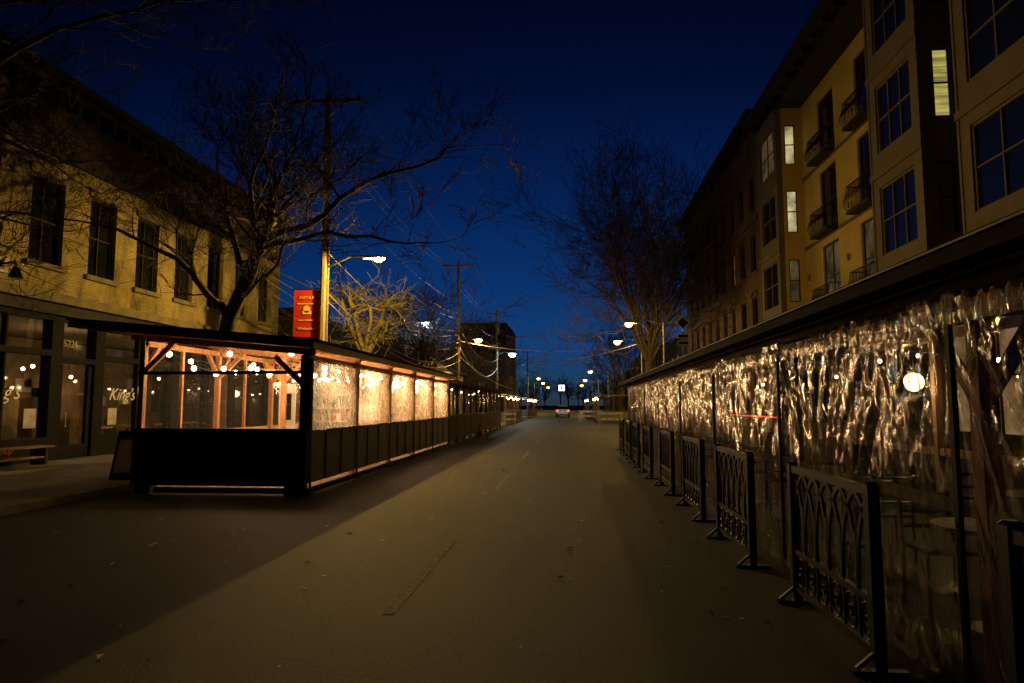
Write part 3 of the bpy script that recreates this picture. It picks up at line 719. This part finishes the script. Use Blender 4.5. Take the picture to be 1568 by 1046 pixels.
for x in (-6.7,-5.75): pt.box(x-.02,x+.02,yp-.2,yp+.1,.1,2.2,'metal')
pt.box(-6.7,-5.75,yp+.1,yp+.12,.1,2.2,'dirtywhite')
for i in range(34):
    x=-6.62+R.random()*.8; z=R.choice([.83,1.18,1.53]); pt.cyl((x,yp-.1),.035,z,z+R.uniform(.1,.24),7,R.choice(['white','redp','ply','metal','black']))
pt.box(-5.5,-5.0,yp-.215,yp-.205,1.2,1.6,'white'); pt.box(-7.68,-7.4,yp-.02,yp-.002,1.2,1.9,'gdark')
bl=o.p('string_lights')
for x in (-7.6,-6.4,-5.2): 
    for k in range(4): bulbs(bl,(x,12.4+k*3.5,2.62),(x,12.4+(k+1)*3.5,2.62),.3,5,.05)
for y in (13.5,16.5,19.3,22,25): bulbs(bl,(-7.8,y,2.55),(-4.95,y,2.4),.15,5,.05)
for (x,y,e) in ((-6.2,13.7,130),(-5.5,16.2,125),(-5.4,19.1,110),(-5.4,22,110),(-5.4,25,110)): o.extra.append(light('string_glow',(x,y,2.15),e,WARM,.2))
o.done()
for y in (14,16,20,23): table(-6.8,y,.1); chair(-6.8,y-.65,math.pi,.1); chair(-6.8,y+.65,0,.1)
o=Obj('wooden_patio_shelter'); b=o.p('frame'); ya,yb=27.6,48.5; y=ya
while y<yb+.1:
    b.box(-4.98,-4.86,y,y+.12,0,2.45,'woodold'); b.box(-8.0,-7.88,y,y+.12,0,2.75,'woodold'); b.beam((-8.1,y+.06,2.8),(-4.6,y+.06,2.5),.06,.12,'wood')
    if y+2>yb: break
    b.box(-4.95,-4.9,y+.12,y+2.09,.2,1.1,'greytarp')
    for q in range(8): b.box(-4.9,-4.87,y+.15+q*.24,y+.3+q*.24,.15,1.12,'woodold')
    b.box(-4.97,-4.86,y+.12,y+2.09,1.12,1.18,'woodold')
    b.beam((-4.92,y+.1,1.95),(-4.92,y+.6,2.4),.06,.06,'woodold'); b.beam((-4.92,y+2.0,1.95),(-4.92,y+1.5,2.4),.06,.06,'woodold')
    y+=2.09
b.box(-5,-4.84,ya,yb,2.36,2.46,'woodold')
o.p('roof').beam((-8.4,(ya+yb)/2,2.92),(-4.5,(ya+yb)/2,2.56),yb-ya+.5,.05,'roofm')
q=o.p('roof'); y=ya
while y<yb: q.beam((-4.9,y,2.53),(-4.52,y,2.5),.05,.08,'wood'); y+=.45
v=o.p('vinyl'); wrinkle(v,-5.02,ya+.1,yb-.2,1.15,2.36,.04,'film',.12,.15,5,2)
bl=o.p('string_lights'); bulbs(bl,(-6.4,28,2.6),(-6.4,38,2.6),.3,9); bulbs(bl,(-6.4,38,2.6),(-6.4,48,2.6),.3,9)
o.extra.append(light('string_glow',(-6.6,32,2.3),24,WARM,.2)); o.extra.append(light('string_glow',(-6.6,42,2.3),34,WARM,.2))
o.done()
for (xa,xb,ya,yb,e) in ((-8,-5.2,56,74,80),(-8,-5.2,84,110,80),(2.6,5.4,62,80,12),(2.4,5.4,86,112,30)):
    o=Obj('canopy_patio'); b=o.p('frame'); y=ya
    while y<yb+.1:
        for x in (xa,xb): b.box(x-.05,x+.05,y-.05,y+.05,0,2.4,'woodold')
        y+=3
    b.box(xa,xb,ya,yb,2.4,2.48,'white' if xa<0 else 'woodold'); fx=xb if xa<0 else xa
    b.box(fx-.03,fx+.03,ya,yb,.2,1.0,'greytarp'); b.box(xa,xb,ya-.03,ya,.2,1.0,'greytarp')
    bl=o.p('string_lights')
    k=ya
    while k<yb-4: bulbs(bl,(fx,k,2.35),(fx,k+5,2.35),.2,7,.04); k+=5
    o.extra.append(light('canopy_glow',((xa+xb)/2,(ya+yb)/2,2.1),e*1.5,WARM,.2))
    o.done()

# ------------------------------------------------------------------ right patio
o=Obj('vinyl_dining_tent'); xf,xb=2.1,5.2; ya,yb=-1.5,24.5
ps=[-1.4,.85,3.9,7.0,10.1,13.1,16.2,19.2,22.3,24.4]
b=o.p('frame')
for i,y in enumerate(ps):
    b.box(xf+.08,xf+.18,y-.05,y+.05,0,2.25,'purple' if y in(3.9,.85) else 'wooddark'); b.box(xb-.1,xb,y-.05,y+.05,0,2.6,'woodold')
    b.beam((xf,y,2.28),(xb,y,2.62),.06,.12,'woodold')
    b.beam((xf+.13,y,1.6),(xf+.13,y+.6,2.15),.05,.07,'woodold'); b.beam((xf+.13,y,1.6),(xf+.13,y-.6,2.15),.05,.07,'woodold')
b.box(xf-.03,xf+.06,ya,yb,2.18,2.3,'wooddark'); b.box(xb-.1,xb,ya,yb,2.5,2.62,'woodold')
b.box(xf+.1,xf+.16,ya,yb,.98,1.05,'wooddark'); b.box(xb-.08,xb-.02,ya,yb,.9,1.0,'woodold')
for i in range(len(ps)-1):
    if i%2==0: b.box(xb-.06,xb-.03,ps[i]+.05,ps[i+1]-.05,.1,.9,'black')
b.beam((xf+.35,4.3,0),(xf+.35,3.2,1.5),.07,.09,'woodold')
r=o.p('roof'); r.beam((xf-.3,(ya+yb)/2,2.36),(xb+.4,(ya+yb)/2,2.75),yb-ya+.4,.03,'roofm')
r.box(xf-.36,xf-.27,ya-.2,yb+.2,2.25,2.345,'roofm'); r.box(xf-.375,xf-.363,ya-.2,yb+.2,2.328,2.338,'gutterglint'); r.box(xf-.16,xf-.14,ya,yb,2.25,2.262,'gutterglint'); r.box(xf-.27,xf-.035,ya,yb,2.275,2.285,'roofm')  # thin tan trim strips paint a lamp glint along the gutter
v=o.p('vinyl_walls')
wrinkle(v,xf-.02,ya,yb,.05,2.17,.085,'film',.02,.06,2.0,2.3,ps,.04)
wrinkle(v,xf-.06,ya,yb,2.03,2.2,.04,'film',.02,.04,7.0,6)
wrinkle(v,xf-.05,ya,yb,.0,.12,.03,'film',.04,.04,11.0,6)
vp=o.p('wall_battens')
for y in ps[1:]: vp.box(xf-.045,xf-.02,y-.02,y+.02,.05,2.18,'trim')
v.quad((xf,yb,.05),(xb,yb,.05),(xb,yb,2.5),(xf,yb,2.2),'film')
bl=o.p('string_lights')
for k in range(5): bulbs(bl,(4.7,1+k*4.6,2.45),(4.7,1+(k+1)*4.6,2.45),.3,3,.025)
ll=o.p('lantern_lens'); ll.sphere((4.85,10.1,1.92),.13,'lantern',16,10); bl.sphere((4.85,10.1,1.92),.035,'bulb',8,6); bl.tube([(4.85,10.1,2.05),(4.85,10.1,2.6)],.01,4,'iron')
o.extra.append(light('lantern_light',(4.75,10.0,1.75),22,WARM,.1))
for y in (3,16,21): o.extra.append(light('string_glow',(4.4,y,2.2),5,WARM,.1))
ns=o.p('red_light_streak'); ns.box(5.06,5.08,17,23.8,1.28,1.30,'redstreak')  # added glowing strip, stands in for red light streaks on the vinyl
o.done()
for (x,y) in ((2.95,5.2),(3.3,8.3),(3.2,11.6),(3.2,15),(4.3,4.2),(4.4,7)): table(x,y,0,'dirtywhite'); chair(x,y-.65,math.pi); chair(x,y+.65,0)

# ------------------------------------------------------------------ iron barriers
def barrier(y0,y1,x=1.8,jx=0):
    o=Obj('iron_crowd_barrier'); b=o.p('b'); H=1.12
    for y in (y0,y1):
        b.box(x-.035,x+.035,y-.035,y+.035,.02,H,'iron'); b.box(x-.16,x+.16,y-.03,y+.03,.0,.025,'iron')
        b.beam((x-.13,y,.03),(x,y,.14),.025,.025,'iron')
        b.tube([(x,y,H),(x,y,H+.015)],[.05,.03],8,'iron')
    b.box(x-.025,x+.025,y0+.036,y1-.036,H-.07,H-.015,'iron'); b.box(x-.02,x+.02,y0+.036,y1-.036,.40,.44,'iron'); b.box(x-.02,x+.02,y0+.036,y1-.036,.1,.14,'iron')
    n=6; w=(y1-y0)/n
    for i in range(n+1):
        yy=y0+w*i
        for sg in (-1,1):
            pts=[]
            for k in range(9):
                t=k/8; q=yy+sg*w*(t**2.2)*1.0; z=.44+(H-.51)*(1-(1-t)**1.35)
                if y0<=q<=y1: pts.append((x,q,z))
            if len(pts)>2: 
                for a,c in zip(pts,pts[1:]): b.beam(a,c,.018,.034,'iron')
        if 0<i<n: b.box(x-.012,x+.012,yy-.012,yy+.012,.44,.8,'iron')
    for i in range(n):
        yc=y0+w*(i+.5); pr=[(x,yc+.085*math.cos(t),.27+.115*math.sin(t)) for t in [2*math.pi*k/12 for k in range(13)]]
        b.tube(pr,.011,4,'iron'); 
        b.tube([(x,yc+.03*math.cos(t),.27+.03*math.sin(t)) for t in [2*math.pi*k/8 for k in range(9)]],.012,4,'iron')
        b.beam((x,yc-w/2,.14),(x,yc-w/2,.4),.014,.02,'iron')
    o.done()
for i,y in enumerate((1.5,4.4,7.1,9.8,12.5,15.2,17.9,20.6,23.1)): barrier(y,y+1.48,1.8+R.uniform(-.04,.04))
def barricade(x,y,w_,h=1.5):
    o=Obj('road_barricade'); b=o.p('b')
    for u in (-w_*.42,w_*.42):
        b.box(x+u-.03,x+u+.03,y-.03,y+.03,.05,h,'dirtywhite'); b.box(x+u-.04,x+u+.04,y-.5,y+.5,0,.06,'dirtywhite')
    for i in range(2):
        z=h-.2-i*.42; n=int(w_/.2)
        b.box(x-w_/2,x+w_/2,y-.055,y-.032,z,z+.17,'dirtywhite')
        for j in range(0,n,3):
            a=x-w_/2+j*.2; b.add([(a,y-.058,z+.002),(a+.1,y-.058,z+.002),(a+.2,y-.058,z+.168),(a+.1,y-.058,z+.168)],[(0,1,2,3)],'palestripe')
    o.done()
barricade(2.9,50,1.9,1.1); barricade(1.9,64,2.2,1.1); barricade(-4.7,54,1.0,1.0)
o=Obj('traffic_cone',True); b=o.p('c'); cx,cy=-4.45,34
b.tube([(cx,cy,.03),(cx,cy,.3)],[.16,.105],12,'orange'); b.tube([(cx,cy,.3),(cx,cy,.5)],[.108,.07],12,'white'); b.tube([(cx,cy,.5),(cx,cy,.72)],[.068,.03],12,'orange'); b.box(cx-.2,cx+.2,cy-.2,cy+.2,0,.035,'orange'); o.smooth=False; o.done()
o=Obj('wooden_bench'); b=o.p('b')
for i in range(4): b.box(-13.35+i*.12,-13.25+i*.12,14.4,16.3,.55,.59,'woodold')
for y in (14.6,16.05): b.box(-13.33,-12.93,y,y+.08,.13,.55,'iron')
b.box(-13.3,-12.95,14.65,16.1,.3,.34,'woodold'); o.done()
o=Obj('sandwich_board_sign'); b=o.p('s'); x,y=-8.75,13.2
b.beam((x,y-.28,.12),(x,y-.03,1.05),.6,.03,'black'); b.beam((x,y+.28,.12),(x,y+.03,1.05),.6,.03,'black'); b.beam((x,y-.245,.26),(x,y-.075,.9),.48,.034,'room'); b.box(x-.3,x+.3,y-.05,y+.05,1.05,1.08,'iron'); o.done()
o=Obj('street_name_sign'); b=o.p('s'); x,y=5.75,35
b.cyl((x,y),.045,.1,5.3,8,'iron')
for s,k,d in ((.36,'dirtywhite',0),(.29,'black',-.01)):
    b.add([(x,y-.03+d,5.75-s),(x+s,y-.03+d,5.75),(x,y-.03+d,5.75+s),(x-s,y-.03+d,5.75)],[(0,1,2,3)],k)
for z in (4.95,4.6): b.box(x-.28,x+.28,y-.06,y-.04,z,z+.22,'dirtywhite'); b.box(x-.25,x+.25,y-.068,y-.061,z+.03,z+.19,'black')
b.box(x-.02,x+.02,y-.03,y,5.3,5.5,'iron'); o.done()
o=Obj('hanging_crosswalk_sign'); b=o.p('s')
b.tube([(-8.6,114,5.4),(6.4,114,5.4)],.03,5,'wire'); b.box(-1.9,-.7,113.9,114.1,3.8,5.0,'iron'); b.box(-1.8,-.8,113.88,113.898,3.9,4.9,'signlit')
b.box(-1.4,-1.2,113.86,113.878,4.1,4.6,'black'); b.sphere((-1.3,113.87,4.7),.09,'black'); b.cyl((-8.6,114),.1,.1,5.6,8,'metal'); b.cyl((6.4,114),.1,.1,5.6,8,'metal'); o.done()
def car(x,y):
    o=Obj('parked_car',True); b=o.p('body')
    st=[(0,.72,.55,.9),(.15,.82,.4,1.0),(.9,.88,.3,1.02),(2.3,.9,.28,.98),(3.6,.88,.3,.92),(4.3,.8,.35,.78),(4.5,.68,.45,.65)]
    def ring(q): u,hw,z0,z1=q; return [(x-hw*.9,y+u,z0),(x-hw,y+u,(z0+z1)/2),(x-hw*.93,y+u,z1),(x,y+u,z1+.03),(x+hw*.93,y+u,z1),(x+hw,y+u,(z0+z1)/2),(x+hw*.9,y+u,z0)]
    vs=[p for q in st for p in ring(q)]; n=7; fs=[]
    for i in range(len(st)-1):
        for j in range(n): fs.append((i*n+j,i*n+(j+1)%n,(i+1)*n+(j+1)%n,(i+1)*n+j))
    fs+= [tuple(range(n))[::-1],tuple(range((len(st)-1)*n,len(st)*n))]; b.add(vs,fs,'carwhite')
    c=o.p('cabin'); cs=[(.45,.76,1.0),(1.0,.66,1.42),(2.2,.66,1.46),(3.1,.74,.98)]
    vs=[];fs=[]
    for (u,hw,z) in cs: vs+=[(x-.8,y+u,.98),(x-hw,y+u,z),(x+hw,y+u,z),(x+.8,y+u,.98)]
    for i in range(3):
        for j in range(3): fs.append((i*4+j,i*4+j+1,(i+1)*4+j+1,(i+1)*4+j))
    c.add(vs,fs,'gdark'); c.box(x-.62,x+.62,y+1.0,y+2.2,1.44,1.48,'carwhite')
    for u in (.85,3.6):
        for s in (-1,1): o.p('wheels').tube([(x+s*.66,y+u,.33),(x+s*.9,y+u,.33)],.33,16,'rubber'); o.p('wheels').tube([(x+s*.9,y+u,.33),(x+s*.91,y+u,.33)],.2,12,'metal')
    for s in (-1,1): o.p('tail_lights').box(x+s*.72-.14,x+s*.72+.14,y-.02,y+.1,.72,.9,'tail')
    o.p('plate').box(x-.25,x+.25,y-.02,y-.003,.6,.74,'white'); o.p('bumper').box(x-.75,x+.75,y-.06,y+.02,.4,.55,'carwhite')
    o.smooth=False; o.done()
car(-.9,90)
